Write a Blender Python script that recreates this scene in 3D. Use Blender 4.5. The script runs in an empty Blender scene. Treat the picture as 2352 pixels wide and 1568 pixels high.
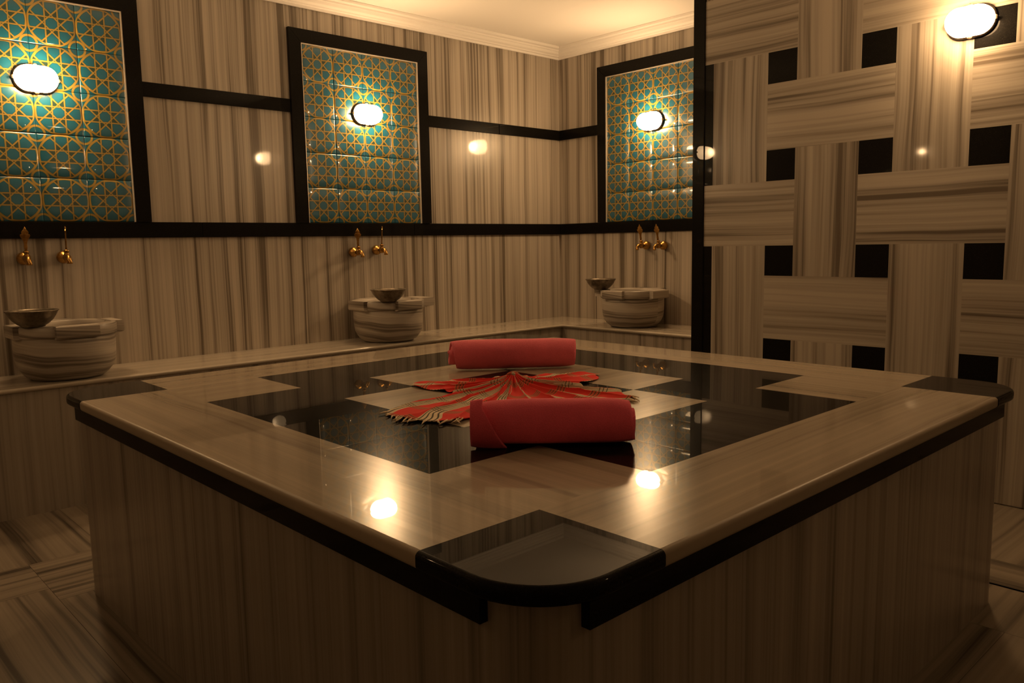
import bpy, bmesh, math, random
from mathutils import Vector, Matrix, noise as mnoise
random.seed(7)
PI = math.pi
SC = bpy.context.scene
COL = SC.collection

# ------------------------------------------------------------------ helpers
def link(name, me, parent=None, mats=(), smooth=False, bevel=0.0):
    o = bpy.data.objects.new(name, me)
    COL.objects.link(o)
    for m in mats:
        me.materials.append(m)
    if parent is not None:
        o.parent = parent
    if smooth:
        me.polygons.foreach_set('use_smooth', [True] * len(me.polygons))
    if bevel:
        b = o.modifiers.new('bevel', 'BEVEL'); b.width = bevel; b.segments = 2; b.limit_method = 'ANGLE'
        b.angle_limit = math.radians(40)
    return o

def tag(o, label, cat, group=None):
    o['label'] = label; o['category'] = cat
    if group: o['group'] = group
    return o

def struct(o):
    o['kind'] = 'structure'
    return o

def empty(name, loc, rz, label, cat, group=None):
    o = bpy.data.objects.new(name, None); COL.objects.link(o)
    o.empty_display_size = .05
    o.location = loc; o.rotation_euler = (0, 0, rz)
    return tag(o, label, cat, group)

def dup(root, loc, rz, label, group=None):
    r = root.copy(); COL.objects.link(r)
    r.location = loc; r.rotation_euler = (0, 0, rz); r['label'] = label
    if group: r['group'] = group
    for ch in list(root.children):
        c = ch.copy(); COL.objects.link(c); c.parent = r
    return r

class MB:
    """collects faces with uv (across, along in metres) and a material index"""
    def __init__(s): s.v = []; s.f = []; s.uv = []; s.mi = []; s.sm = []
    def face(s, pts, uvs=None, mi=0, sm=False):
        b = len(s.v); s.v += [tuple(p) for p in pts]
        s.f.append(tuple(range(b, b + len(pts))))
        s.uv.append(uvs or [(0, 0)] * len(pts)); s.mi.append(mi); s.sm.append(sm)
    def rect(s, axis, c, a0, a1, b0, b1, stripe, off=0.0, mi=0, flip=False, voff=0.0):
        """rectangle on plane axis=c ; a,b the other two axes in xyz order; stripe = axis letter the veins run along"""
        ax = 'xyz'.index(axis); o = [i for i in range(3) if i != ax]
        P = []
        for a, b in ((a0, b0), (a1, b0), (a1, b1), (a0, b1)):
            p = [0, 0, 0]; p[ax] = c; p[o[0]] = a; p[o[1]] = b; P.append(p)
        st = 'xyz'.index(stripe)
        if st == ax: st = o[1]
        other = o[0] if st == o[1] else o[1]
        U = [(p[other] + off, p[st] + voff) for p in P]
        if flip: P.reverse(); U.reverse()
        s.face(P, U, mi)
    def box(s, x0, x1, y0, y1, z0, z1, stripe='z', off=0.0, mi=0):
        s.rect('x', x0, y0, y1, z0, z1, stripe, off, mi, True)
        s.rect('x', x1, y0, y1, z0, z1, stripe, off, mi)
        s.rect('y', y0, x0, x1, z0, z1, stripe, off, mi)
        s.rect('y', y1, x0, x1, z0, z1, stripe, off, mi, True)
        s.rect('z', z0, x0, x1, y0, y1, stripe, off, mi, True)
        s.rect('z', z1, x0, x1, y0, y1, stripe, off, mi)
    def grid(s, P, U=None, mi=0, sm=True, closed_u=False, flip=False):
        """P[i][j] grid of points"""
        n, m = len(P), len(P[0]); b = len(s.v)
        for r in P: s.v += [tuple(p) for p in r]
        for i in range(n - 1):
            for j in range(m if closed_u else m - 1):
                k = (j + 1) % m
                q = [(i, j), (i + 1, j), (i + 1, k), (i, k)]
                if flip: q.reverse()
                s.f.append(tuple(b + x * m + y for x, y in q))
                if U:
                    uu = [U[x][y] for x, y in q]
                    if closed_u and k == 0:
                        uu = [U[x][y] if y == j else U[x][m] for x, y in q]
                    s.uv.append(uu)
                else: s.uv.append([(0, 0)] * 4)
                s.mi.append(mi); s.sm.append(sm)
    def mesh(s, name, merge=True):
        me = bpy.data.meshes.new(name)
        me.from_pydata(s.v, [], s.f)
        uvl = me.uv_layers.new(name='UVMap')
        flat = []
        for u in s.uv:
            for a in u: flat += [a[0], a[1]]
        uvl.data.foreach_set('uv', flat)
        me.polygons.foreach_set('material_index', s.mi)
        me.polygons.foreach_set('use_smooth', s.sm)
        if merge:
            bm = bmesh.new(); bm.from_mesh(me)
            bmesh.ops.remove_doubles(bm, verts=bm.verts, dist=1e-5)
            bm.to_mesh(me); bm.free()
        me.update()
        return me
    def build(s, name, mats, parent=None, bevel=0.0, merge=True):
        return link(name, s.mesh(name, merge), parent, mats, False, bevel)

def lathe(mb, prof, seg=64, uvf=None, mi=0, axis='z', loc=(0, 0, 0)):
    P = []; U = []
    for r, z in prof:
        row = []; ur = []
        for k in range(seg):
            a = 2 * PI * k / seg
            x, y = r * math.cos(a), r * math.sin(a)
            p = (x, y, z)
            if axis == 'y': p = (x, -z, y)      # axis pointing to -y
            elif axis == 'x': p = (z, x, y)
            row.append((p[0] + loc[0], p[1] + loc[1], p[2] + loc[2]))
        for k in range(seg + 1):
            a = 2 * PI * k / seg
            ur.append(uvf(a, r, z) if uvf else (a * .2, z))
        P.append(row); U.append(ur)
    mb.grid(P, U, mi, True, True, flip=True)

def tube(mb, pts, rad, seg=10, mi=0):
    """smooth tube through pts with radius list"""
    P = []
    up = Vector((0, 0, 1))
    pts = [Vector(p) for p in pts]
    for i, p in enumerate(pts):
        d = (pts[min(i + 1, len(pts) - 1)] - pts[max(i - 1, 0)]).normalized()
        a = d.cross(up if abs(d.z) < .95 else Vector((1, 0, 0))).normalized(); b = d.cross(a)
        P.append([p + (a * math.cos(2 * PI * k / seg) + b * math.sin(2 * PI * k / seg)) * rad[i] for k in range(seg)])
    mb.grid(P, None, mi, True, True, flip=True)
    for end, rev in ((P[0], True), (P[-1], False)):
        mb.face(end[::-1] if rev else end, None, mi, True)

# ------------------------------------------------------------------ materials
def new_mat(name):
    m = bpy.data.materials.new(name); m.use_nodes = True
    nt = m.node_tree
    return m, nt, nt.nodes['Principled BSDF']

class N:
    """tiny math-node builder"""
    def __init__(s, nt): s.nt = nt
    def m(s, op, a, b=None, c=None, clamp=False):
        n = s.nt.nodes.new('ShaderNodeMath'); n.operation = op; n.use_clamp = clamp
        for i, v in enumerate((a, b, c)):
            if v is None: continue
            if isinstance(v, (int, float)): n.inputs[i].default_value = v
            else: s.nt.links.new(v, n.inputs[i])
        return n.outputs[0]
    def noise(s, vec, scale=1, detail=3, rough=.5, dims='2D'):
        n = s.nt.nodes.new('ShaderNodeTexNoise'); n.noise_dimensions = dims
        n.inputs['Scale'].default_value = scale; n.inputs['Detail'].default_value = detail
        n.inputs['Roughness'].default_value = rough
        s.nt.links.new(vec, n.inputs['Vector'])
        return n.outputs['Fac']
    def xyz(s, x, y, z=0.0):
        n = s.nt.nodes.new('ShaderNodeCombineXYZ')
        for i, v in enumerate((x, y, z)):
            if isinstance(v, (int, float)): n.inputs[i].default_value = v
            else: s.nt.links.new(v, n.inputs[i])
        return n.outputs[0]
    def ramp(s, fac, stops, interp='LINEAR'):
        n = s.nt.nodes.new('ShaderNodeValToRGB'); r = n.color_ramp; r.interpolation = interp
        while len(r.elements) < len(stops): r.elements.new(.5)
        for e, (p, c) in zip(r.elements, stops):
            e.position = p; e.color = (*c, 1)
        s.nt.links.new(fac, n.inputs[0])
        return n.outputs[0]
    def uv(s):
        n = s.nt.nodes.new('ShaderNodeUVMap'); n.uv_map = 'UVMap'
        sp = s.nt.nodes.new('ShaderNodeSeparateXYZ'); s.nt.links.new(n.outputs[0], sp.inputs[0])
        return sp.outputs[0], sp.outputs[1]
    def bump(s, h, strength=.2, dist=.01):
        n = s.nt.nodes.new('ShaderNodeBump'); n.inputs['Strength'].default_value = strength
        n.inputs['Distance'].default_value = dist
        s.nt.links.new(h, n.inputs['Height'])
        return n.outputs[0]

def marble(name, scale=1.0, lo=.34, hi=.66, rough=.2, coat=.35, warp=.012, light=(.40, .355, .30), dark=(.12, .098, .075), coat_rough=.02, spec=.4, ior=1.5):
    m, nt, b = new_mat(name); n = N(nt)
    u, v = n.uv()
    wv = n.noise(n.xyz(n.m('MULTIPLY', u, 1.7), n.m('MULTIPLY', v, .8)), 1, 2, .5)
    w2 = n.noise(n.xyz(n.m('MULTIPLY', u, 9), n.m('MULTIPLY', v, 2.2)), 1, 2, .5)
    u2 = n.m('ADD', n.m('ADD', u, n.m('MULTIPLY', n.m('SUBTRACT', wv, .5), warp * 2)), n.m('MULTIPLY', n.m('SUBTRACT', w2, .5), warp * .25))
    a = n.noise(n.xyz(n.m('MULTIPLY', u2, 19 * scale), n.m('MULTIPLY', v, .22)), 1, 4, .62)
    c = n.noise(n.xyz(n.m('MULTIPLY', u2, 95 * scale), n.m('MULTIPLY', v, .35)), 1, 3, .6)
    g = n.noise(n.xyz(n.m('MULTIPLY', u, 2.3), n.m('MULTIPLY', v, .5)), 1, 2, .5)
    val = n.m('ADD', n.m('MULTIPLY', a, .56), n.m('ADD', n.m('MULTIPLY', c, .30), n.m('MULTIPLY', g, .14)))
    mid = tuple((x * .55 + y * .45) for x, y in zip(light, dark))
    m2 = tuple((x * .84 + y * .16) for x, y in zip(light, dark))
    hi2 = tuple(min(1, x * 1.14) for x in light)
    w = hi - lo
    col = n.ramp(val, [(lo, dark), (lo + w * .3, mid), (lo + w * .5, m2), (lo + w * .75, light), (hi, hi2)])
    nt.links.new(col, b.inputs['Base Color'])
    b.inputs['Roughness'].default_value = rough
    b.inputs['Specular IOR Level'].default_value = spec
    b.inputs['Coat Weight'].default_value = coat
    b.inputs['Coat Roughness'].default_value = coat_rough; b.inputs['Coat IOR'].default_value = ior
    return m

def plain(name, col, rough=.4, metal=0.0, coat=0.0, spec=.5):
    m, nt, b = new_mat(name)
    b.inputs['Base Color'].default_value = (*col, 1)
    b.inputs['Roughness'].default_value = rough; b.inputs['Metallic'].default_value = metal
    b.inputs['Coat Weight'].default_value = coat; b.inputs['Coat Roughness'].default_value = .02
    b.inputs['Specular IOR Level'].default_value = spec
    return m

M_wall = marble('striped_marble_wall', lo=.39, hi=.615, light=(.43, .382, .322), dark=(.145, .118, .09), coat_rough=.04, rough=.3, coat=.22, spec=.25)
M_weave = marble('striped_marble_weave', scale=.62, lo=.40, hi=.605, coat_rough=.04, rough=.3, coat=.2, spec=.25, warp=.02, light=(.36, .315, .26), dark=(.12, .095, .07))
M_front = marble('striped_marble_cladding', scale=.8, rough=.3, coat=.2, spec=.2, light=(.30, .26, .215), dark=(.11, .088, .066))
M_top = marble('pale_marble_top', scale=.6, lo=.30, hi=.62, rough=.22, coat=.52, light=(.325, .268, .198), dark=(.165, .132, .095), warp=.03, coat_rough=.012, spec=.10, ior=1.36)
M_topedge = marble('honed_marble_edge', scale=.6, lo=.30, hi=.62, rough=.5, coat=.03, light=(.325, .268, .198), dark=(.165, .132, .095), warp=.03, coat_rough=.2, spec=.12)
M_seat = marble('pale_marble_ledge', scale=.7, lo=.24, hi=.62, rough=.25, coat=.4, dark=(.20, .17, .13), light=(.42, .37, .30))
M_floor = marble('striped_marble_floor', scale=.5, lo=.38, hi=.62, rough=.35, coat=.08, warp=.02, spec=.2, dark=(.05, .04, .03), light=(.23, .19, .145))
M_basin = marble('carved_marble_basin', scale=.75, lo=.40, hi=.60, rough=.4, coat=.12, warp=.02, light=(.40, .355, .30), dark=(.13, .105, .08))

def granite(name, rough=.22, coat=.8, spec=.2):
    m, nt, b = new_mat(name); n = N(nt)
    tc = nt.nodes.new('ShaderNodeTexCoord')
    f = n.noise(tc.outputs['Object'], 260, 2, .6, '3D')
    col = n.ramp(f, [(.35, (.005, .0045, .004)), (.62, (.008, .007, .006)), (.76, (.022, .019, .016))])
    nt.links.new(col, b.inputs['Base Color'])
    b.inputs['Roughness'].default_value = rough
    b.inputs['Coat Weight'].default_value = coat; b.inputs['Coat Roughness'].default_value = .012; b.inputs['Coat IOR'].default_value = 1.3
    b.inputs['Specular IOR Level'].default_value = spec
    return m
M_black = granite('black_granite', .2, .46, .008)
M_blackwall = granite('black_granite_strip', .3, .3, .03)
M_plaster = plain('warm_white_plaster', (.84, .815, .79), .7)
M_gap = plain('dark_joint', (.05, .04, .03), .8)
M_edge = plain('polished_edge_trim', (.75, .68, .58), .25, .6)
M_brass, _nt, _b = new_mat('aged_brass')
_n = N(_nt); _tc = _nt.nodes.new('ShaderNodeTexCoord')
_nt.links.new(_n.ramp(_n.noise(_tc.outputs['Object'], 60, 3, .6, '3D'), [(.3, (.26, .13, .032)), (.7, (.50, .29, .085))]), _b.inputs['Base Color'])
_b.inputs['Metallic'].default_value = 1; _b.inputs['Roughness'].default_value = .32
M_bowl, _nt, _b = new_mat('tinned_copper')
_n = N(_nt); _tc = _nt.nodes.new('ShaderNodeTexCoord')
_f = _n.noise(_tc.outputs['Object'], 45, 4, .6, '3D')
_nt.links.new(_n.ramp(_f, [(.3, (.10, .083, .06)), (.7, (.25, .21, .16))]), _b.inputs['Base Color'])
_b.inputs['Metallic'].default_value = .85; _b.inputs['Roughness'].default_value = .38
_nt.links.new(_n.bump(_f, .25, .004), _b.inputs['Normal'])
M_bronze = plain('dark_lamp_base', (.05, .035, .028), .4, .5)
M_lug = plain('lamp_lug', (.5, .4, .3), .35, .7)

LAMP = (1.0, .62, .30)
def lamp_mat(name, edge, core, sx=.052, sz=.034):
    m, nt, b = new_mat(name); n = N(nt)
    tc = nt.nodes.new('ShaderNodeTexCoord'); sp = nt.nodes.new('ShaderNodeSeparateXYZ')
    nt.links.new(tc.outputs['Object'], sp.inputs[0])
    x = n.m('DIVIDE', sp.outputs[0], sx); z = n.m('DIVIDE', n.m('SUBTRACT', sp.outputs[2], .0), sz)
    r2 = n.m('ADD', n.m('MULTIPLY', x, x), n.m('MULTIPLY', z, z))
    g = n.m('POWER', 2.71828, n.m('MULTIPLY', r2, -1.0))
    st = n.m('ADD', n.m('MULTIPLY', g, core), edge)
    b.inputs['Base Color'].default_value = (.8, .75, .65, 1); b.inputs['Roughness'].default_value = .5
    b.inputs['Emission Color'].default_value = (*LAMP, 1)
    nt.links.new(st, b.inputs['Emission Strength'])
    return m
M_glow = lamp_mat('lit_frosted_glass', 68, 430)
M_glow2 = lamp_mat('lit_frosted_glass_dim', 6, 520, .024, .018)

# star patterned glazed tile; uv runs 0..1 over one tile
def tile_mat():
    m, nt, b = new_mat('teal_star_tile'); n = N(nt)
    u, v = n.uv()
    fu, fv = n.m('FRACT', u), n.m('FRACT', v)
    x0, y0 = n.m('ABSOLUTE', n.m('SUBTRACT', fu, .5)), n.m('ABSOLUTE', n.m('SUBTRACT', fv, .5))
    x, y = n.m('MINIMUM', x0, y0), n.m('MAXIMUM', x0, y0)
    r = n.m('SQRT', n.m('ADD', n.m('MULTIPLY', x, x), n.m('MULTIPLY', y, y)))
    S2 = .70711; D = .135; K = D / S2
    arc = n.m('SUBTRACT', r, .478)
    up = n.m('MULTIPLY', n.m('SUBTRACT', n.m('ADD', x, K), y), S2)      # >0 below the opening V
    sN = n.m('MAXIMUM', n.m('MAXIMUM', n.m('SUBTRACT', x, D), up), arc)
    sD = n.m('MAXIMUM', n.m('MAXIMUM', n.m('SUBTRACT', D, x), n.m('MULTIPLY', up, -1.0)), arc)
    sO = n.m('MAXIMUM', n.m('SUBTRACT', y, D), n.m('MULTIPLY', n.m('SUBTRACT', n.m('ADD', x, y), K), S2))
    cx, cy = n.m('SUBTRACT', x, .5), n.m('SUBTRACT', y, .5)
    dc = n.m('SQRT', n.m('ADD', n.m('MULTIPLY', cx, cx), n.m('MULTIPLY', cy, cy)))
    sC = n.m('SUBTRACT', dc, .160)
    sS = n.m('MAXIMUM', n.m('SUBTRACT', .498, r), n.m('SUBTRACT', .180, dc))
    s = n.m('MINIMUM', n.m('MINIMUM', n.m('MINIMUM', sN, sD), sO), n.m('MINIMUM', sC, sS))
    fac = n.m('ADD', n.m('MULTIPLY', s, 6.0), .5, None, True)
    teal = (.006, .095, .160); deep = (.006, .070, .085); gold = (.29, .19, .032); olive = (.014, .042, .034)
    col = n.ramp(fac, [(0.0, teal), (.27, teal), (.40, deep), (.438, gold), (.572, gold), (.612, olive), (1.0, olive)])
    l1 = n.m('MAXIMUM', n.m('ABSOLUTE', n.m('SUBTRACT', x, D)), arc)
    l2 = n.m('ABSOLUTE', n.m('SUBTRACT', y, D))
    l3 = n.m('ABSOLUTE', n.m('MULTIPLY', n.m('SUBTRACT', n.m('ADD', x, y), K), S2))
    star = n.m('MINIMUM', l1, n.m('MINIMUM', l2, l3))
    on = n.m('ADD', n.m('MULTIPLY', n.m("SUBTRACT", .0098, star), 250.0), .5, None, True)
    mx = nt.nodes.new('ShaderNodeMix'); mx.data_type = 'RGBA'
    nt.links.new(on, mx.inputs[0]); nt.links.new(col, mx.inputs[6]); mx.inputs[7].default_value = (*gold, 1)
    nt.links.new(mx.outputs[2], b.inputs['Base Color'])
    tc = nt.nodes.new('ShaderNodeTexCoord')
    h = n.noise(tc.outputs['Object'], 26, 2, .5, '3D')
    nt.links.new(n.bump(h, .05, .006), b.inputs['Normal'])
    b.inputs['Roughness'].default_value = .30; b.inputs['Specular IOR Level'].default_value = .6
    b.inputs['Coat Weight'].default_value = .6; b.inputs['Coat Roughness'].default_value = .03
    return m
M_tile = tile_mat()

def towel_mat(name, col):
    m, nt, b = new_mat(name); n = N(nt)
    tc = nt.nodes.new('ShaderNodeTexCoord')
    f = n.noise(tc.outputs['Object'], 420, 3, .7, '3D')
    g = n.noise(tc.outputs['Object'], 9, 3, .6, '3D')
    mx = n.m('ADD', n.m('MULTIPLY', f, .5), n.m('MULTIPLY', g, .5))
    nt.links.new(n.ramp(mx, [(.25, tuple(c * .78 for c in col)), (.75, tuple(min(1, c * 1.18) for c in col))]), b.inputs['Base Color'])
    nt.links.new(n.bump(f, .55, .004), b.inputs['Normal'])
    b.inputs['Roughness'].default_value = .95; b.inputs['Specular IOR Level'].default_value = .1
    b.inputs['Sheen Weight'].default_value = .35; b.inputs['Sheen Roughness'].default_value = .5
    b.inputs['Sheen Tint'].default_value = (1, .55, .5, 1)
    return m
M_towel = towel_mat('red_terry', (.84, .12, .185))
M_towel2 = towel_mat('coral_terry', (.84, .17, .225))

# plaid cotton ; uv metres
def plaid_mat():
    m, nt, b = new_mat('red_plaid_cotton'); n = N(nt)
    u, v = n.uv()
    def stripes(c, per, lo, hi):
        f = n.m('FRACT', n.m('DIVIDE', c, per))
        return n.m('MULTIPLY', n.m('GREATER_THAN', f, lo), n.m('LESS_THAN', f, hi))
    def mix(fac, c1, c2):
        x = nt.nodes.new('ShaderNodeMix'); x.data_type = 'RGBA'
        nt.links.new(fac, x.inputs[0])
        for i, c in ((6, c1), (7, c2)):
            if isinstance(c, tuple): x.inputs[i].default_value = (*c, 1)
            else: nt.links.new(c, x.inputs[i])
        return x.outputs[2]
    red = (.62, .035, .025); cream = (.62, .50, .34); ink = (.06, .05, .03)
    c = mix(stripes(v, .115, .40, .68), red, (.50, .10, .05))
    c = mix(stripes(u, .098, .50, .80), c, cream)
    for k in (.53, .60, .67, .74): c = mix(stripes(u, .098, k, k + .022), c, ink)
    for k in (.44, .53, .62): c = mix(stripes(v, .115, k, k + .02), c, ink)
    nt.links.new(c, b.inputs['Base Color'])
    b.inputs['Roughness'].default_value = .9; b.inputs['Specular IOR Level'].default_value = .15
    return m
M_plaid = plaid_mat()
M_fringe = plain('cream_fringe', (.60, .47, .31), .9)

# ------------------------------------------------------------------ main dimensions (metres)
XW, YW = 3.4486, 3.209          # the two back walls
XB, YB = 3.003, 2.7757          # ledge fronts
ZL = .5458                      # ledge top
XV = 2.644                      # basket-weave wall face
YE = 1.478                      # its free edge
XF, YF = -2.0, -2.05            # unseen walls behind the camera
ZC = 2.50
ZB1, ZB2 = 1.1642, 1.2407       # main black band
ZU1, ZU2 = 1.8533, 1.924        # upper black band
ZF = 2.312                      # frame tops

# ------------------------------------------------------------------ shell
def wall_box(name, x0, x1, y0, y1, stripe='z'):
    mb = MB(); mb.box(x0, x1, y0, y1, -.05, ZC + .08, stripe, random.random() * 9)
    return struct(mb.build(name, [M_wall]))
wall_box('wall_left', XF - .1, XW + .1, YW, YW + .1)
wall_box('wall_back', XW, XW + .1, YE - .3, YW)
wall_box('wall_front', XF - .1, XV + .2, YF - .1, YF)
wall_box('wall_side', XF - .1, XF, YF, YW)

# basket-weave wall: planks crossing over and under, black squares in the gaps
mb = MB()
GZ = [(.005 + .4585 * k, .152 + .4585 * k) for k in range(0, 6)]         # black square rows
GY = [(1.362 - .4505 * k, 1.510 - .4505 * k) for k in range(0, 9)]       # black square columns
zb = [(GZ[k][1], GZ[k + 1][0]) for k in range(5)]
yb = [(GY[k + 1][1], GY[k][0]) for k in range(8)]
PE = 1.412
for r in range(5):
    for c in range(8):
        hor = ((4 - r) + c) % 2 == 0
        off = random.random() * 40
        if hor:
            y1 = PE if c == 0 else GY[c][1]
            mb.rect('x', XV, GY[c + 1][0], y1, zb[r][0], zb[r][1], 'y', off, 0, True)
        else:
            mb.rect('x', XV, yb[c][0], yb[c][1], GZ[r][0], GZ[r + 1][1], 'z', off, 0, True)
            if c == 0:
                mb.rect('x', XV, GY[0][0], PE, GZ[r][0], GZ[r + 1][1], 'z', 0, 1, True)
for g in GZ:
    for k in range(1, 9):
        mb.rect('x', XV, GY[k][0], GY[k][1], g[0], g[1], 'z', 0, 1, True)
# fill behind, edges and the strip above / below
for c in range(8):
    hor_top = False
mb.rect('x', XV + .004, YF, YE, -.05, ZC + .08, 'z', 3.3, 0, True)
mb.rect('y', YE, XV + .004, XW + .1, -.05, ZC + .08, 'z', 3.3, 0, True)
mb.rect('y', YF, XV + .004, XW + .1, -.05, ZC + .08, 'z', 3.3, 0)
mb.rect('x', XW + .1, YF, YE, -.05, ZC + .08, 'z', 3.3, 0)
struct(mb.build('wall_right', [M_weave, M_blackwall]))
mb = MB(); mb.box(XV - .006, XV + .06, PE, YE + .004, 0, ZC - .002, 'z')
struct(mb.build('trim_1', [M_blackwall], bevel=.003))

# floor: striped slabs laid in rows parallel to the walls
mb = MB()
def slab(x0, x1, y0, y1, st, n=1, g=.0006):
    along = st
    for k in range(n):
        if n == 1: a = (x0, x1, y0, y1)
        elif (x1 - x0) > (y1 - y0): a = (x0 + (x1 - x0) * k / n, x0 + (x1 - x0) * (k + 1) / n, y0, y1)
        else: a = (x0, x1, y0 + (y1 - y0) * k / n, y0 + (y1 - y0) * (k + 1) / n)
        mb.rect('z', 0, a[0] + g, a[1] - g, a[2] + g, a[3] - g, st, random.random() * 30)
slab(XF, XV, 2.18, YW, 'y', 5)
slab(-.39, 2.0, 1.78, 2.18, 'x', 2)
slab(XF, -.39, 1.90, 2.18, 'x', 2)
slab(XF, -.95, YF, 1.90, 'x', 4); slab(-.95, -.39, YF, 1.90, 'y', 4)
slab(-.39, -.29, YF, 1.78, 'y', 4)
slab(2.0, XV, -.30, 2.18, 'x', 3); slab(2.0, XV, YF, -.30, 'x', 2)
slab(1.787, 2.0, YF, 1.78, 'y', 5)
slab(1.45, 1.775, YF, 1.78, 'x', 4)
slab(-.29, 1.45, YF, -.375, 'x', 2); slab(-.29, 1.45, -.375, 1.78, 'x', 2)
slab(XV, XW, YE, YW, 'y', 1)
mb.rect('z', -.006, XF, XW, YF, YW, 'x', 0, 1)
struct(mb.build('floor', [M_floor, M_gap], merge=False))

mb = MB(); mb.box(XF - .1, XW + .1, YF - .1, YW + .1, ZC, ZC + .06)
struct(mb.build('ceiling', [M_plaster]))

# cornice: stepped moulding run along both visible walls and the unseen ones
prof = [(0, 2.4300), (.012, 2.4300), (.016, 2.4420), (.030, 2.4430), (.034, 2.4500), (.050, 2.4580), (.060, 2.4720), (.066, 2.4730),
        (.070, 2.4820), (.090, 2.4860), (.095, 2.4960), (.095, ZC + .001)]
def cornice(name, p0, p1, inward, m0, m1):
    """run from p0 to p1; m0/m1 = mitre lengths per unit offset at each end"""
    mb = MB(); d = (Vector(p1) - Vector(p0)).normalized(); iw = Vector(inward)
    rows = []
    for o, z in prof:
        a = Vector(p0) + iw * o + d * (o * m0); b = Vector(p1) + iw * o - d * (o * m1)
        rows.append([(a.x, a.y, z), (b.x, b.y, z)])
    mb.grid(rows, None, 0, False)
    o = struct(mb.build(name, [M_plaster]))
    return o
cornice('trim_2', (XF, YW), (XW, YW), (0, -1), 1, 1)
cornice('trim_3', (XW, YW), (XW, YE), (-1, 0), 1, 0)
cornice('trim_4', (XF, YF), (XF, YW), (1, 0), 1, 1)

# black bands on the walls
HP = .477                                     # half width of a framed panel
PC = [-.008, 1.745]; PC3 = 2.343              # panel centres
def band(name, segs, z0, z1, axis, th=.012):
    mb = MB()
    for a, b in segs:
        if axis == 'x': mb.box(a, b, YW - th, YW + .01, z0, z1, 'x')
        else: mb.box(XW - th, XW + .01, a, b, z0, z1, 'y')
    return struct(mb.build(name, [M_blackwall], bevel=.002))
def cut(a, b, n):
    return [(a + (b - a) * k / n + .0008, a + (b - a) * (k + 1) / n - .0008) for k in range(n)]
band('trim_5', cut(XF, XW - .001, 4), ZB1, ZB2, 'x', .016)
band('trim_6', cut(YE, YW - .017, 2), ZB1, ZB2, 'y', .016)
band('trim_7', cut(XF, PC[0] - HP - .001, 2) + [(PC[0] + HP + .001, PC[1] - HP - .001)] + cut(PC[1] + HP + .001, XW - .001, 2), ZU1, ZU2, 'x')
band('trim_8', [(PC3 + HP + .001, YW - .013), (YE, PC3 - HP - .001)], ZU1, ZU2, 'y')

# ------------------------------------------------------------------ tiled panels (local: x along the wall, -y out of the wall)
def make_panel(loc, rz, label):
    root = empty('tile_panel', loc, rz, label, 'tile panel', 'framed tile panels')
    W, FW, D = HP, .074, .022
    zb, zt = ZB2 + .0005, ZF
    mb = MB()
    def prism(q):       # q: 4 xz points, front face at -D with a small outer chamfer
        F = [(x, -D, z) for x, z in q]; B = [(x, .004, z) for x, z in q]
        mb.face(F)
        for i in range(4):
            j = (i + 1) % 4
            mb.face([F[j], F[i], B[i], B[j]])
    g = .0008
    prism([(-W, zb), (-W + FW, zb), (-W + FW, zt - FW - g), (-W, zt - g)])
    prism([(W - FW, zb), (W, zb), (W, zt - g), (W - FW, zt - FW - g)])
    prism([(-W + g, zt), (-W + FW + g, zt - FW), (W - FW - g, zt - FW), (W - g, zt)])
    mb.build('frame', [M_blackwall], root, bevel=.002, merge=False)
    # edge strip lining the inside of the frame
    mb = MB(); e = .005; xi = W - FW; zi = zt - FW
    mb.box(-xi, -xi + e, -D + .003, -.001, zb, zi); mb.box(xi - e, xi, -D + .003, -.001, zb, zi)
    mb.box(-xi + e, xi - e, -D + .003, -.001, zi - e, zi)
    mb.build('edge_trim', [M_edge], root, merge=False)
    # 4 x 5 glazed tiles, each a softly cushioned square
    mb = MB(); nx, nz = 4, 5
    x0, x1, z0, z1 = -xi + e, xi - e, zb, zi - e
    tw, th = (x1 - x0) / nx, (z1 - z0) / nz
    cu = [0, .008, .03, .25, .5, .75, .97, .992, 1]
    de = [-.0045, -.0012, 0, 0, 0, 0, 0, -.0012, -.0045]
    for i in range(nx):
        for j in range(nz):
            tx, tz = random.uniform(-.006, .006), random.uniform(-.006, .006)
            P = []; U = []
            for a, da in zip(cu, de):
                row = []; ur = []
                for b, db in zip(cu, de):
                    y = -.009 - (min(da, db)) * 1.0 + tx * (a - .5) * tw + tz * (b - .5) * th
                    row.append((x0 + (i + a) * tw, y, z0 + (j + b) * th)); ur.append((a * .9998 + .0001, b * .9998 + .0001))
                P.append(row); U.append(ur)
            mb.grid(P, U, 0, True, False, flip=True)
    mb.build('tile_field', [M_tile], root, merge=False)
    return root
make_panel((PC[0], YW, 0), 0, 'teal and gold star-tiled panel cut off by the edge of the photo')
make_panel((PC[1], YW, 0), 0, 'teal and gold star-tiled panel seen whole, with both black uprights showing')
make_panel((XW, PC3, 0), -PI / 2, 'teal and gold star-tiled panel partly hidden behind the black post')

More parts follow.
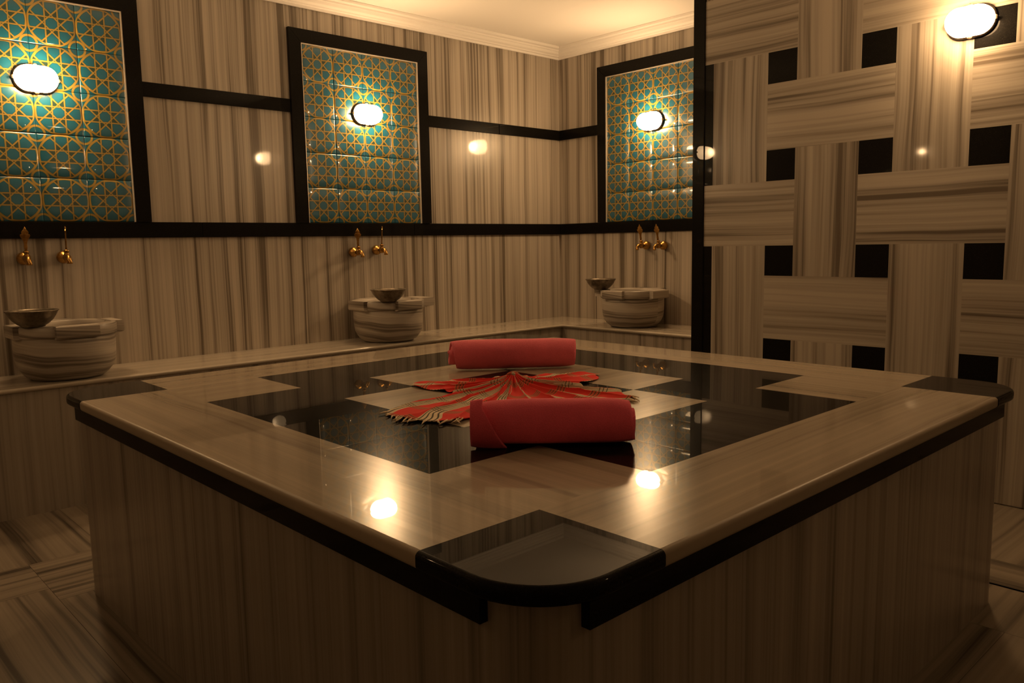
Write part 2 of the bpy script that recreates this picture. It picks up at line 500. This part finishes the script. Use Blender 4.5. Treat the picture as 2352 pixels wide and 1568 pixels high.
# ------------------------------------------------------------------ wall lamps (local: -y out of the wall)
def stadium(hw, hh, n=10):
    """outline of an elongated oval, flat top and bottom"""
    pts = []; s = hw - hh
    for k in range(n * 2 + 1):
        a = -PI / 2 + PI * k / (2 * n); pts.append((s + hh * math.cos(a), hh * math.sin(a)))
    for k in range(n * 2 + 1):
        a = PI / 2 + PI * k / (2 * n); pts.append((-s + hh * math.cos(a), hh * math.sin(a)))
    return pts
def make_lamp(loc, rz, label, mat):
    root = empty('wall_lamp', loc, rz, label, 'wall lamp', 'oval wall lamps')
    mb = MB()
    rows = []
    for hw, hh, y in ((.093, .063, .004), (.093, .063, -.012), (.090, .060, -.018), (.080, .050, -.021)):
        rows.append([(x, y, z) for x, z in stadium(hw, hh)])
    mb.grid(rows, None, 0, True, True, flip=True)
    mb.build('base', [M_bronze], root)
    mb = MB(); rows = []
    for k in range(9):
        t = k / 8 * PI / 2
        c = max(math.cos(t), .02) ** .62
        rows.append([(x, -.018 - .082 * math.sin(t), z) for x, z in stadium(.024 + .064 * c if k < 8 else .014, .057 * c if k < 8 else .006)])
    mb.grid(rows, None, 0, True, True, flip=True)
    mb.face(rows[-1], None, 0, True)
    mb.build('glass', [mat], root)
    for x, z, a in ((.091, 0, 0), (-.091, 0, 0), (0, .060, 1), (0, -.060, 1)):
        mb = MB(); lathe(mb, [(.0005, 0), (.006, .001), (.008, .004), (.008, .013), (.006, .016), (.0005, .017)], 14, None, 0, 'y', (x, -.014, z))
        mb.build('lug', [M_lug], root)
    return root
LZ = 1.876
make_lamp((.004, YW - .009, LZ), 0, 'lit oval lamp on the tiled panel that the edge of the photo cuts off', M_glow)
make_lamp((1.752, YW - .009, LZ + .006), 0, 'lit oval lamp on the tiled panel that is seen whole', M_glow)
make_lamp((XW - .009, 2.345, LZ + .014), -PI / 2, 'lit oval lamp on the tiled panel beside the black post', M_glow)
make_lamp((XV, .170, 1.945), -PI / 2, 'lit oval lamp high on the basket-weave stone wall', M_glow)
make_lamp((1.36, YF, 1.90), PI, 'oval lamp behind the camera, seen only as a glint in the cut-off tiled panel', M_glow2)
make_lamp((XF, 2.02, 1.90), PI / 2, 'oval lamp behind the camera, seen only as a glint on the basket-weave wall', M_glow2)

# ------------------------------------------------------------------ ledge
bench = empty('stone_ledge', (0, 0, 0), 0, 'long L-shaped striped marble ledge along the two back walls, carrying the basins', 'ledge')
mb = MB()
LIP = .012; TH = .021
rows = []
xs = [XF, XB, XB]; 
path = [(XF + .001, YB), (XB, YB), (XB, YE + .005)]
nrm = [(0, -1), (-1, -1), (-1, 0)]
pr = [(0, 0)]
prf = [(-TH * .5, ZL)] + [(-TH * .5 + TH * .5 * math.sin(t * PI / 8), ZL - TH * .5 + TH * .5 * math.cos(t * PI / 8)) for t in range(1, 8)] + [(-TH * .5, ZL - TH), (-.06, ZL - TH)]
for off, z in prf:
    rows.append([(p[0] + n[0] * off, p[1] + n[1] * off, z) for p, n in zip(path, nrm)])
U = [[(r[0][1] * .5 + r[0][2], p[0] - p[1]) for p in r] for r in rows]
mb.grid(rows, U, 0, True, False, flip=False)
h = TH * .5
mb.rect('z', ZL, XF + .001, XB + h, YB + h, YW - .001, 'x', 2.2)
mb.face([(XB + h, YB + h, ZL), (XB + h, YE + .005, ZL), (XW - .001, YE + .005, ZL), (XW - .001, YW - .001, ZL), (XB + h, YW - .001, ZL)],
        [(8, 0), (8, 1.3), (8.43, 1.3), (8.43, -.4), (8, -.4)])
mb.rect('y', YW - .001, XF + .001, XW - .001, ZL - TH, ZL, 'x', 0, 0, True); mb.rect('x', XW - .001, YE + .005, YW - .001, ZL - TH, ZL, 'y')
mb.rect('x', XF + .001, YB, YW - .001, ZL - TH, ZL, 'y', 0, 0, True); mb.rect('y', YE + .005, XB, XW - .001, ZL - TH, ZL, 'x')
mb.rect('z', ZL - TH, XF + .001, XB, YB + .04, YW - .001, 'x', 0, 0, True); mb.rect('z', ZL - TH, XB, XW - .001, YE + .005, YW - .001, 'x', 0, 0, True)
mb.build('seat_slab', [M_seat], bench)
mb = MB()
mb.box(XF + .001, XB + LIP, YB + LIP, YB + LIP + .03, 0, ZL - TH, 'z', 1.7); mb.box(XB + LIP, XB + LIP + .03, YE + .005, YB + LIP + .03, 0, ZL - TH, 'z', 5.1)
mb.build('front_panel', [M_front], bench)

# ------------------------------------------------------------------ platform
PX, PY = -.3227, -.3279
S, T = 2.0447, 2.1876
CC, NN, SS = .2581, .3036, .2574
ZT = .6528; TK = .030; RC = .137
plat = empty('marble_platform', (PX, PY, 0), 0, 'low square marble massage platform with black inlay and rounded black corners, middle of room', 'platform')
plat.rotation_euler = (.0026, -.0024, .0033)
def top_z(x, y): return ZT + .0024 * (x - PX) + .0026 * (y - PY)
gx = [0, CC, CC + NN, CC + NN + SS, S - CC - NN - SS, S - CC - NN, S - CC, S]
gy = [0, CC, CC + NN, CC + NN + SS, T - CC - NN - SS, T - CC - NN, T - CC, T]
R = .009
EDGE = [(-R + R * math.cos(PI / 2 - PI / 2 * k / 5), ZT - R + R * math.sin(PI / 2 - PI / 2 * k / 5)) for k in range(6)] + \
       [(-R + R * math.cos(-PI / 2 * k / 5), ZT - TK + R + R * math.sin(-PI / 2 * k / 5)) for k in range(6)]
mb = MB()
for i in range(7):
    for j in range(7):
        if i in (0, 6) and j in (0, 6): continue
        x0, x1, y0, y1 = gx[i], gx[i + 1], gy[j], gy[j + 1]
        if i == 0: x0 += R
        if i == 6: x1 -= R
        if j == 0: y0 += R
        if j == 6: y1 -= R
        if i in (0, 6): mi, st, off = 0, 'y', 3.1 + i
        elif j in (0, 6): mi, st, off = 0, 'x', 7.3 + j
        elif (i, j) in ((1, 1), (5, 1), (5, 5), (1, 5)): mi, st, off = 0, 'y' if j == 1 else 'x', 11 + i + j * 1.7
        elif (i, j) in ((3, 2), (3, 4), (2, 3), (4, 3)): mi, st, off = 0, 'x', 17 + i * 3.1 + j
        else: mi, st, off = 1, 'x', 0
        mb.rect('z', ZT, x0, x1, y0, y1, st, off, mi)
def bull(a, b, nrm, off):
    """half-round edge along a->b, nrm pointing outwards"""
    rows = []; U = []
    L = (Vector(b) - Vector(a)).length
    for k, (o, z) in enumerate(EDGE):
        rows.append([(a[0] + nrm[0] * o, a[1] + nrm[1] * o, z), (b[0] + nrm[0] * o, b[1] + nrm[1] * o, z)])
        U.append([(off + k * .004, 0), (off + k * .004, L)])
    mb.grid(rows, U, 2, True, False, flip=False)
bull((CC, 0), (S - CC, 0), (0, -1), 7.3); bull((S, CC), (S, T - CC), (1, 0), 9.1)
bull((S - CC, T), (CC, T), (0, 1), 13.3); bull((0, T - CC), (0, CC), (-1, 0), 3.1)
for q_ in ((.13, S - .13, .016, T - .016), (.016, .13, .13, T - .13), (S - .13, S - .016, .13, T - .13)):
    mb.rect('z', ZT - TK, *q_, 'x', 0, 1, True)
mb.build('inlaid_top', [M_top, M_black, M_topedge], plat, merge=False)
# corner slabs
def corner_slab(cx, cy, sx, sy):
    mb = MB()
    out = [(CC, 0, 0, -1)]
    for k in range(13):
        a = -PI / 2 - PI / 2 * k / 12
        out.append((RC + RC * math.cos(a), RC + RC * math.sin(a), math.cos(a), math.sin(a)))
    out.append((0, CC, -1, 0))
    tf = lambda x, y: (cx + sx * x, cy + sy * y)
    fl = sx * sy < 0
    pj = .0015
    rows = []
    for o, z in EDGE:
        o += pj
        rows.append([(*tf(x + nx * o, y + ny * o), z) for x, y, nx, ny in out])
    mb.grid(rows, None, 0, True, False, flip=not fl)
    top = rows[0] + [(*tf(CC, CC), ZT)]
    bot = rows[-1] + [(*tf(CC, CC), ZT - TK)]
    mb.face(top if fl else top[::-1]); mb.face(bot[::-1] if fl else bot)
    mb.build('corner_slab', [M_black], plat)
corner_slab(0, 0, 1, 1); corner_slab(S, 0, -1, 1); corner_slab(0, T, 1, -1); corner_slab(S, T, -1, -1)
# black frieze under the slab, one strip a side
FZ0, FZ1 = ZT - .079, ZT - TK
for k, (a, b, c, d) in enumerate(((.115, S - .12, .020, .040), (.12, S - .12, T - .040, T - .020), (.020, .040, .14, T - .12), (S - .040, S - .020, .12, T - .12))):
    mb = MB(); mb.box(a, b, c, d, FZ0, FZ1, 'x'); mb.build('frieze', [M_blackwall], plat)
# clad body with rounded corners
mb = MB(); I = .035; RB = .088
out = []
for qx, qy, a0 in ((I + RB, I + RB, PI), (S - I - RB, I + RB, 1.5 * PI), (S - I - RB, T - I - RB, 0), (I + RB, T - I - RB, .5 * PI)):
    for k in range(9):
        a = a0 + PI / 2 * k / 8
        out.append((qx + RB * math.cos(a), qy + RB * math.sin(a)))
per = [0]
for k in range(1, len(out) + 1):
    p, q = out[k - 1], out[k % len(out)]
    per.append(per[-1] + math.hypot(q[0] - p[0], q[1] - p[1]))
rows = [[(x, y, z) for x, y in out] for z in (-.016, ZT - TK)]
mb.grid(rows, [[(p, z) for p in per] for z in (-.016, ZT - TK)], 0, True, True, flip=True)
base_o = mb.build('clad_body', [M_front], plat)

# ------------------------------------------------------------------ marble basins
def kurna(loc, rz, label, reach, w):
    root = empty('marble_basin', loc, rz, label, 'basin', 'carved marble basins')
    mb = MB(); H = .242
    prof = [(.0005, 0), (.128, 0), (.146, .004), (.166, .018), (.184, .040), (.195, .064), (.201, .095), (.203, .140), (.203, .186), (.201, .190), (.211, .193), (.213, .197),
            (.213, H - .006), (.209, H - .001), (.203, H), (.172, H), (.167, H - .004), (.164, H - .02), (.158, H - .08), (.135, H - .15), (.09, H - .185), (.0005, H - .195)]
    lathe(mb, prof, 72, lambda a, r, z: (z * .9 + .014 * math.cos(a + .6) + 2.0 + r * .12, a * .5))
    mb.build('body', [M_basin], root)
    for k in range(4):
        mb = MB(); rc = reach[k]
        M4 = Matrix.Rotation(k * PI / 2, 4, 'Z')
        def P(x, y, z):
            v = M4 @ Vector((x, y, z)); return (v.x, v.y, v.z)
        sec = [(.170, .1885), (.2, .1880), (.212, .1890), (rc - .002, .194), (rc, .197), (rc, H - .003), (rc - .003, H + .0012), (.200, H + .0012), (.1745, H + .0012)]
        L = [P(x, -w, z) for x, z in sec]; Rr = [P(x, w, z) for x, z in sec]
        uu = lambda p: (p[2] * .9 + p[0] * .1 + 2, p[0] + p[1])
        for q in range(len(sec) - 1):
            f = [L[q], L[q + 1], Rr[q + 1], Rr[q]]
            mb.face(f[::-1], [uu(p) for p in f[::-1]])
        mb.face(L[::-1], [uu(p) for p in L[::-1]]); mb.face(Rr, [uu(p) for p in Rr])
        bm_o = mb.build('lug', [M_basin], root)
    return root
BR = .240
kurna((-.020, YW - BR - .003, ZL), 0, 'striped marble basin on the ledge nearest the camera, under the cut-off tiled panel', (.226, .24, .216, .222), .085)
kurna((1.708, YW - BR - .003, ZL), 0, 'striped marble basin on the ledge under the tiled panel seen whole', (.285, .24, .220, .224), .082)
kurna((XW - BR - .003, 2.325, ZL), -PI / 2, 'striped marble basin on the ledge in the recess beside the black post', (.226, .24, .262, .2165), .082)

# ------------------------------------------------------------------ metal bowls on the basin rims
def bowl(loc, rz, label, first=None):
    if first: return dup(first, loc, rz, label)
    mb = MB()
    prof = [(.0005, .004), (.038, .004), (.040, 0), (.046, 0), (.047, .004), (.060, .012), (.077, .028), (.089, .046), (.095, .060), (.101, .066), (.102, .0685), (.100, .070),
            (.094, .067), (.091, .060), (.085, .046), (.073, .030), (.056, .016), (.030, .009), (.020, .009), (.016, .014), (.010, .017), (.0005, .018)]
    lathe(mb, prof, 56)
    o = mb.build('metal_bowl', [M_bowl])
    o.location = loc; o.rotation_euler = (0, 0, rz)
    return tag(o, label, 'bowl', 'hammered metal bowls')
BZ = ZL + .242 + .002
b1 = bowl((-.165, 2.852, BZ), 0, 'round metal bowl perched on the rim of the basin nearest the camera')
b2 = bowl((1.598, 2.795, BZ), .6, 'round metal bowl perched on the rim of the basin under the whole tiled panel', b1)
b3 = bowl((3.085, 2.500, BZ), 1.1, 'round metal bowl perched on the rim of the basin beside the black post', b1)

# ------------------------------------------------------------------ brass taps (local: -y out of the wall, origin at the wall)
def make_tap(loc, rz, label, turn, lean=0.0):
    root = empty('brass_tap', loc, rz, label, 'tap', 'brass taps over the basins')
    mb = MB()
    lathe(mb, [(.0005, 0)] + [(.030 * math.sin(t * PI / 10) if t < 10 else .012, .030 - .030 * math.cos(t * PI / 10)) for t in range(1, 9)] + [(.014, .058), (.011, .062)], 24, None, 0, 'y', (0, .002, 0))
    mb.build('wall_rose', [M_brass], root)
    mb = MB()
    tube(mb, [(0, -.050, 0), (0, -.066, 0), (0, -.072, 0), (0, -.090, 0), (0, -.104, .001), (0, -.116, -.002), (0, -.124, -.011), (0, -.127, -.024), (0, -.127, -.030)],
         [.010, .010, .014, .015, .012, .011, .011, .011, .0125], 14)
    lathe(mb, [(.0005, -.020), (.010, -.018), (.015, -.008), (.016, 0), (.014, .010), (.010, .016), (.009, .022), (.012, .026), (.012, .031), (.008, .034)], 16, None, 0, 'z', (0, -.084, 0))
    mb.build('spout', [M_brass], root)
    # lever: a tapering leaf shaped plate with a lobed tip
    half = [(.0065, .030), (.0055, .040), (.0075, .052), (.0060, .062), (.0085, .078), (.0130, .088), (.0175, .094), (.0200, .101), (.0185, .107), (.0130, .109), (.0140, .116), (.0120, .122), (.0070, .127), (.0045, .133), (.0, .142)]
    outl = [(-w, z) for w, z in half] + [(w, z) for w, z in half[-2::-1]]
    mb = MB(); th = .004
    cs, sn = math.cos(turn), math.sin(turn)
    def P(x, y, z): return (x * cs - y * sn + lean * z, x * sn + y * cs - .084 - (z - .03) * .10, z)
    mid = [(0, z) for w, z in half[:-1]] 
    n = len(half)
    for side in (-1, 1):
        for q in range(n - 1):
            w0, z0 = half[q]; w1, z1 = half[q + 1]
            for sg in (-1, 1):
                f = [P(0, side * th, z0), P(sg * w0, side * th * .35, z0), P(sg * w1, side * th * .35, z1), P(0, side * th, z1)]
                if w1 == 0: f = f[:3]
                if side * sg > 0: f = f[::-1]
                mb.face(f, None, 0, False)
    for q in range(len(outl) - 1):
        (x0, z0), (x1, z1) = outl[q], outl[q + 1]
        mb.face([P(x0, -th * .35, z0), P(x1, -th * .35, z1), P(x1, th * .35, z1), P(x0, th * .35, z0)])
    mb.build('handle', [M_brass], root, merge=False)
    return root
make_tap((-.108, YW, 1.074), 0, 'brass tap with broad handle turned flat-on, over the basin nearest the camera', -.25)
make_tap((.055, YW, 1.076), 0, 'brass tap with handle turned edge-on, over the basin nearest the camera', 1.33)
make_tap((1.622, YW, 1.068), 0, 'brass tap with broad handle turned flat-on, over the basin below the whole tiled panel', -.50, -.06)
make_tap((1.787, YW, 1.078), 0, 'brass tap with handle turned edge-on, over the basin below the whole tiled panel', 1.0)
make_tap((XW, 2.382, 1.074), -PI / 2, 'brass tap over the basin beside the black post, the one farther from the post', .30, -.05)
make_tap((XW, 2.240, 1.072), -PI / 2, 'brass tap over the basin beside the black post, the one closer to the post', .15, -.08)

# ------------------------------------------------------------------ rolled towels
def towel(name, center, ang, length, ra, rb, turns, mat, label, seed, flap, t_end, prot=(-.010, -.010)):
    """spiral roll lying along direction ang (plan), local x = axis, local -y faces the camera"""
    root = empty(name, center, ang, label, 'towel', None)
    mb = MB(); NS, NL = 150, 46
    rows = []
    th = .0095
    for i in range(NL + 1):
        s = i / NL
        row = []
        for side in (0, 1):
            rr = []
            for k in range(NS + 1):
                t = k / NS
                a = t_end - (1 - t) * turns * 2 * PI
                rad = .20 + .80 * t
                if side: rad -= th / ra * (.96 if t > .05 else .9)
                # ends tuck in a little and each turn ends at its own length
                endw = math.sin(a * .5 + seed) * .004 + .006 * math.sin(t * 9 + seed * 2)
                x = (s - .5) * (length + endw * 2) + min(1, (1 - t) * 3.2) * (prot[1] * max(0, 2 * s - 1) ** 3 - prot[0] * max(0, 1 - 2 * s) ** 3)
                pinch = 1 - .12 * (abs(2 * s - 1) ** 7) - .02 * math.sin(s * 5 + seed)
                q = mnoise.noise(Vector((x * 9 + seed * 7, math.cos(a) * 1.3, math.sin(a) * 1.3 + t)))
                rad2 = rad * pinch * (1 + .035 * q)
                y = ra * rad2 * math.cos(a); z = rb * rad2 * math.sin(a)
                zb = -rb * .90
                if z < zb * 1.0 * min(1, rad * 1.0): z = max(z, zb * rad)
                rr.append((x, y, z))
            row.append(rr)
        loop = row[0] + row[1][::-1]
        rows.append(loop)
    zmin = min(p[2] for r in rows for p in r)
    rows = [[(p[0], p[1], p[2] - zmin) for p in r] for r in rows]
    mb.grid(rows, None, 0, True, True, flip=True)
    m = NS + 1
    for end, fl in ((rows[0], False), (rows[-1], True)):
        for k in range(NS):
            f = [end[k], end[k + 1], end[2 * m - 2 - k], end[2 * m - 1 - k]]
            mb.face(f if fl else f[::-1], None, 0, True)
    mb.build('roll', [mat], root)
    if flap:
        # corner of the towel folded back over the roll, ending in a slanting edge
        mb = MB(); G = []; n1, n2 = 16, 26
        for i in range(n1 + 1):
            r = []
            for k in range(n2 + 1):
                w = k / n2
                a = math.radians(118 + 108 * w)
                ln = .026 + .052 * max(0, (w - .22) / .78)
                x = -length / 2 - .001 + ln * i / n1
                e = min(1, (n1 - i) / 2.0)
                rad = 1.035 + .012 * e
                pinch = 1 - .10 * (abs(2 * (x / length)) ** 9)
                y = ra * rad * pinch * math.cos(a); z = max(rb * rad * pinch * math.sin(a), -rb * .9) - zmin + .004
                r.append((x, y, z))
            G.append(r)
        mb.grid(G, None, 0, True, False, flip=True)
        o = mb.build('folded_corner', [mat], root)
        sm = o.modifiers.new('thick', 'SOLIDIFY'); sm.thickness = .004; sm.offset = 1
    return root
# local +y must point away from the camera: axis direction angle -45 deg
towel('rolled_towel', (.274, .224, top_z(.274, .224) + .0025), math.atan2(-.700, .714), .362, .059, .062, 2.6, M_towel,
      'rolled deep red towel in front of the plaid cloth, with a folded-back corner', 1.3, True, 2 * PI + math.radians(212))
towel('rolled_towel', (.957, 1.073, top_z(.957, 1.073) + .0025), math.atan2(-.645, .764), .432, .056, .058, 2.6, M_towel2,
      'rolled coral pink towel on the far side of the plaid cloth', 4.1, False, 2 * PI + math.radians(250), (.016, -.008))

# ------------------------------------------------------------------ plaid cloth gathered in a bow
cloth = empty('plaid_cloth', (.670, .780, top_z(.670, .780)), 0, 'fringed red and cream plaid cloth gathered into a bow between two rolled towels', 'bath cloth')
REACH = [(-135, .21), (-118, .24), (-106, .37), (-90, .395), (-75, .385), (-64, .33), (-50, .21), (-38, .20), (-31, .215), (-14, .31), (-2, .352), (6, .33), (18, .25), (30, .19),
         (60, .165), (90, .175), (104, .24), (115, .305), (122, .325), (130, .30), (150, .20), (160, .185), (168, .20), (176, .33), (184, .47), (191, .475), (200, .475), (211, .45), (219, .36), (225, .21)]
def reach(d):
    for (a, ra), (b, rb) in zip(REACH, REACH[1:]):
        if a <= d <= b:
            t = (d - a) / (b - a); t = t * t * (3 - 2 * t)
            return (ra + (rb - ra) * t) * (1.05 if 170 < d < 222 else 1.03)
    return .21
NA, NR = 720, 48
nz = lambda *a: mnoise.noise(Vector(a))
P = []; U = []
for i in range(NR + 1):
    t = i / NR
    row = []; ur = []
    for k in range(NA + 1):
        kk = k % NA
        d = -135 + 360 * kk / NA; a = math.radians(d)
        ca, sa = math.cos(a), math.sin(a)
        Rr = reach(d) * (1 + .035 * nz(ca * 6, sa * 6, 1.5))
        r = .006 + t * (Rr - .006)
        wob = .9 * nz(ca * 2.2 + t * .6, sa * 2.2, 4.0) + .35 * nz(ca * 4, sa * 4, t * 2.5)
        ph = a * 23 + 2.4 * wob
        f = .5 + .5 * math.sin(ph)
        f = f ** 1.25
        amp = .0125 + .0085 * nz(ca * 5, sa * 5, 9.0)
        env = min(1, (r / .10) ** .8) * (1 - .55 * t ** 2)
        z = .0022 + .050 * math.exp(-(r / .055) ** 1.1) + amp * env * f + .004 * max(0, nz(r * 26 * ca, r * 26 * sa, 2.0)) * min(1, r * 8)
        a2 = a + .045 * math.cos(ph) * env + .05 * nz(ca * 3, sa * 3, r * 9) * min(1, r * 6)
        row.append((r * math.cos(a2), r * math.sin(a2), z))
        ur.append((a * .30 + .012 * nz(r * 9, a * 4, 0) + (2 * PI * .30 if k == NA else 0), r * 1.05 + .02 * nz(a * 3, r * 4, 5)))
    P.append(row); U.append(ur)
rim = P[-1]
mb = MB(); mb.grid(P, U, 0, True, False)
fab = mb.build('fabric', [M_plaid], cloth)
sm = fab.modifiers.new('thick', 'SOLIDIFY'); sm.thickness = .0016; sm.offset = 1
# twisted middle
mb = MB(); P = []
for i in range(13):
    t = i / 12; a = t * PI
    r = .016 * math.sin(a) ** .7 + .001
    z = .036 + .017 * -math.cos(a)
    row = []
    for k in range(40):
        b = 2 * PI * k / 40
        q = 1 + .20 * math.sin(b * 4 + t * 4)
        row.append((r * q * math.cos(b) * 1.3, r * q * math.sin(b) * .9, z))
    P.append(row)
U = [[(k * .006, i * .006) for k in range(41)] for i in range(13)]
mb.grid(P, U, 0, True, True, flip=True)
mb.build('knot', [M_plaid], cloth)
rng = random.Random(3)
for d0, d1, nst in ((182, 216, 17), (-110, -67, 15)):
    for k in range(nst):
        d = d0 + (d1 - d0) * (k + rng.uniform(.3, .7)) / nst
        p = Vector(rim[int(((d + 135) % 360) / 360 * NA)]); dr = Vector((p.x, p.y, 0)).normalized()
        sd = Vector((-dr.y, dr.x, 0)) * rng.uniform(-.02, .02)
        L = rng.uniform(.016, .040)
        pts = [p - dr * .006, p + dr * L * .3 + sd * .3, p + dr * L * .65 + sd * .8, p + dr * L + sd * 1.3]
        for q, zz in zip(pts, (p.z + .001, max(p.z * .7, .005), .0045, .003)): q.z = zz
        mb = MB(); tube(mb, pts, [.0018, .0024, .0019, .0007], 6)
        mb.build('tassel', [M_fringe], cloth)

# ------------------------------------------------------------------ camera
cam = bpy.data.cameras.new('camera'); co = bpy.data.objects.new('camera', cam); COL.objects.link(co)
fw = Vector((.67657, .72647, -.12042)); rt = Vector((.73019, -.68301, -.01797)); up = Vector((.09531, .07577, .99256))
M = Matrix(((rt.x, up.x, -fw.x, -.9926), (rt.y, up.y, -fw.y, -1.0043), (rt.z, up.z, -fw.z, 1.1), (0, 0, 0, 1)))
co.matrix_world = M
cam.sensor_width = 36; cam.sensor_fit = 'HORIZONTAL'; cam.lens = 28.266
cam.clip_start = .02
SC.camera = co

w = bpy.data.worlds.new('world'); SC.world = w; w.use_nodes = True
w.node_tree.nodes['Background'].inputs[0].default_value = (0, 0, 0, 1)
w.node_tree.nodes['Background'].inputs[1].default_value = 0
SC.view_settings.view_transform = 'Standard'; SC.view_settings.look = 'None'
SC.view_settings.exposure = 0; SC.view_settings.gamma = 1; SC.view_settings.use_curve_mapping = False
cy = SC.cycles
cy.use_denoising = True
cy.max_bounces = 8; cy.diffuse_bounces = 4; cy.glossy_bounces = 4
cy.sample_clamp_indirect = 6
cy.caustics_reflective = False
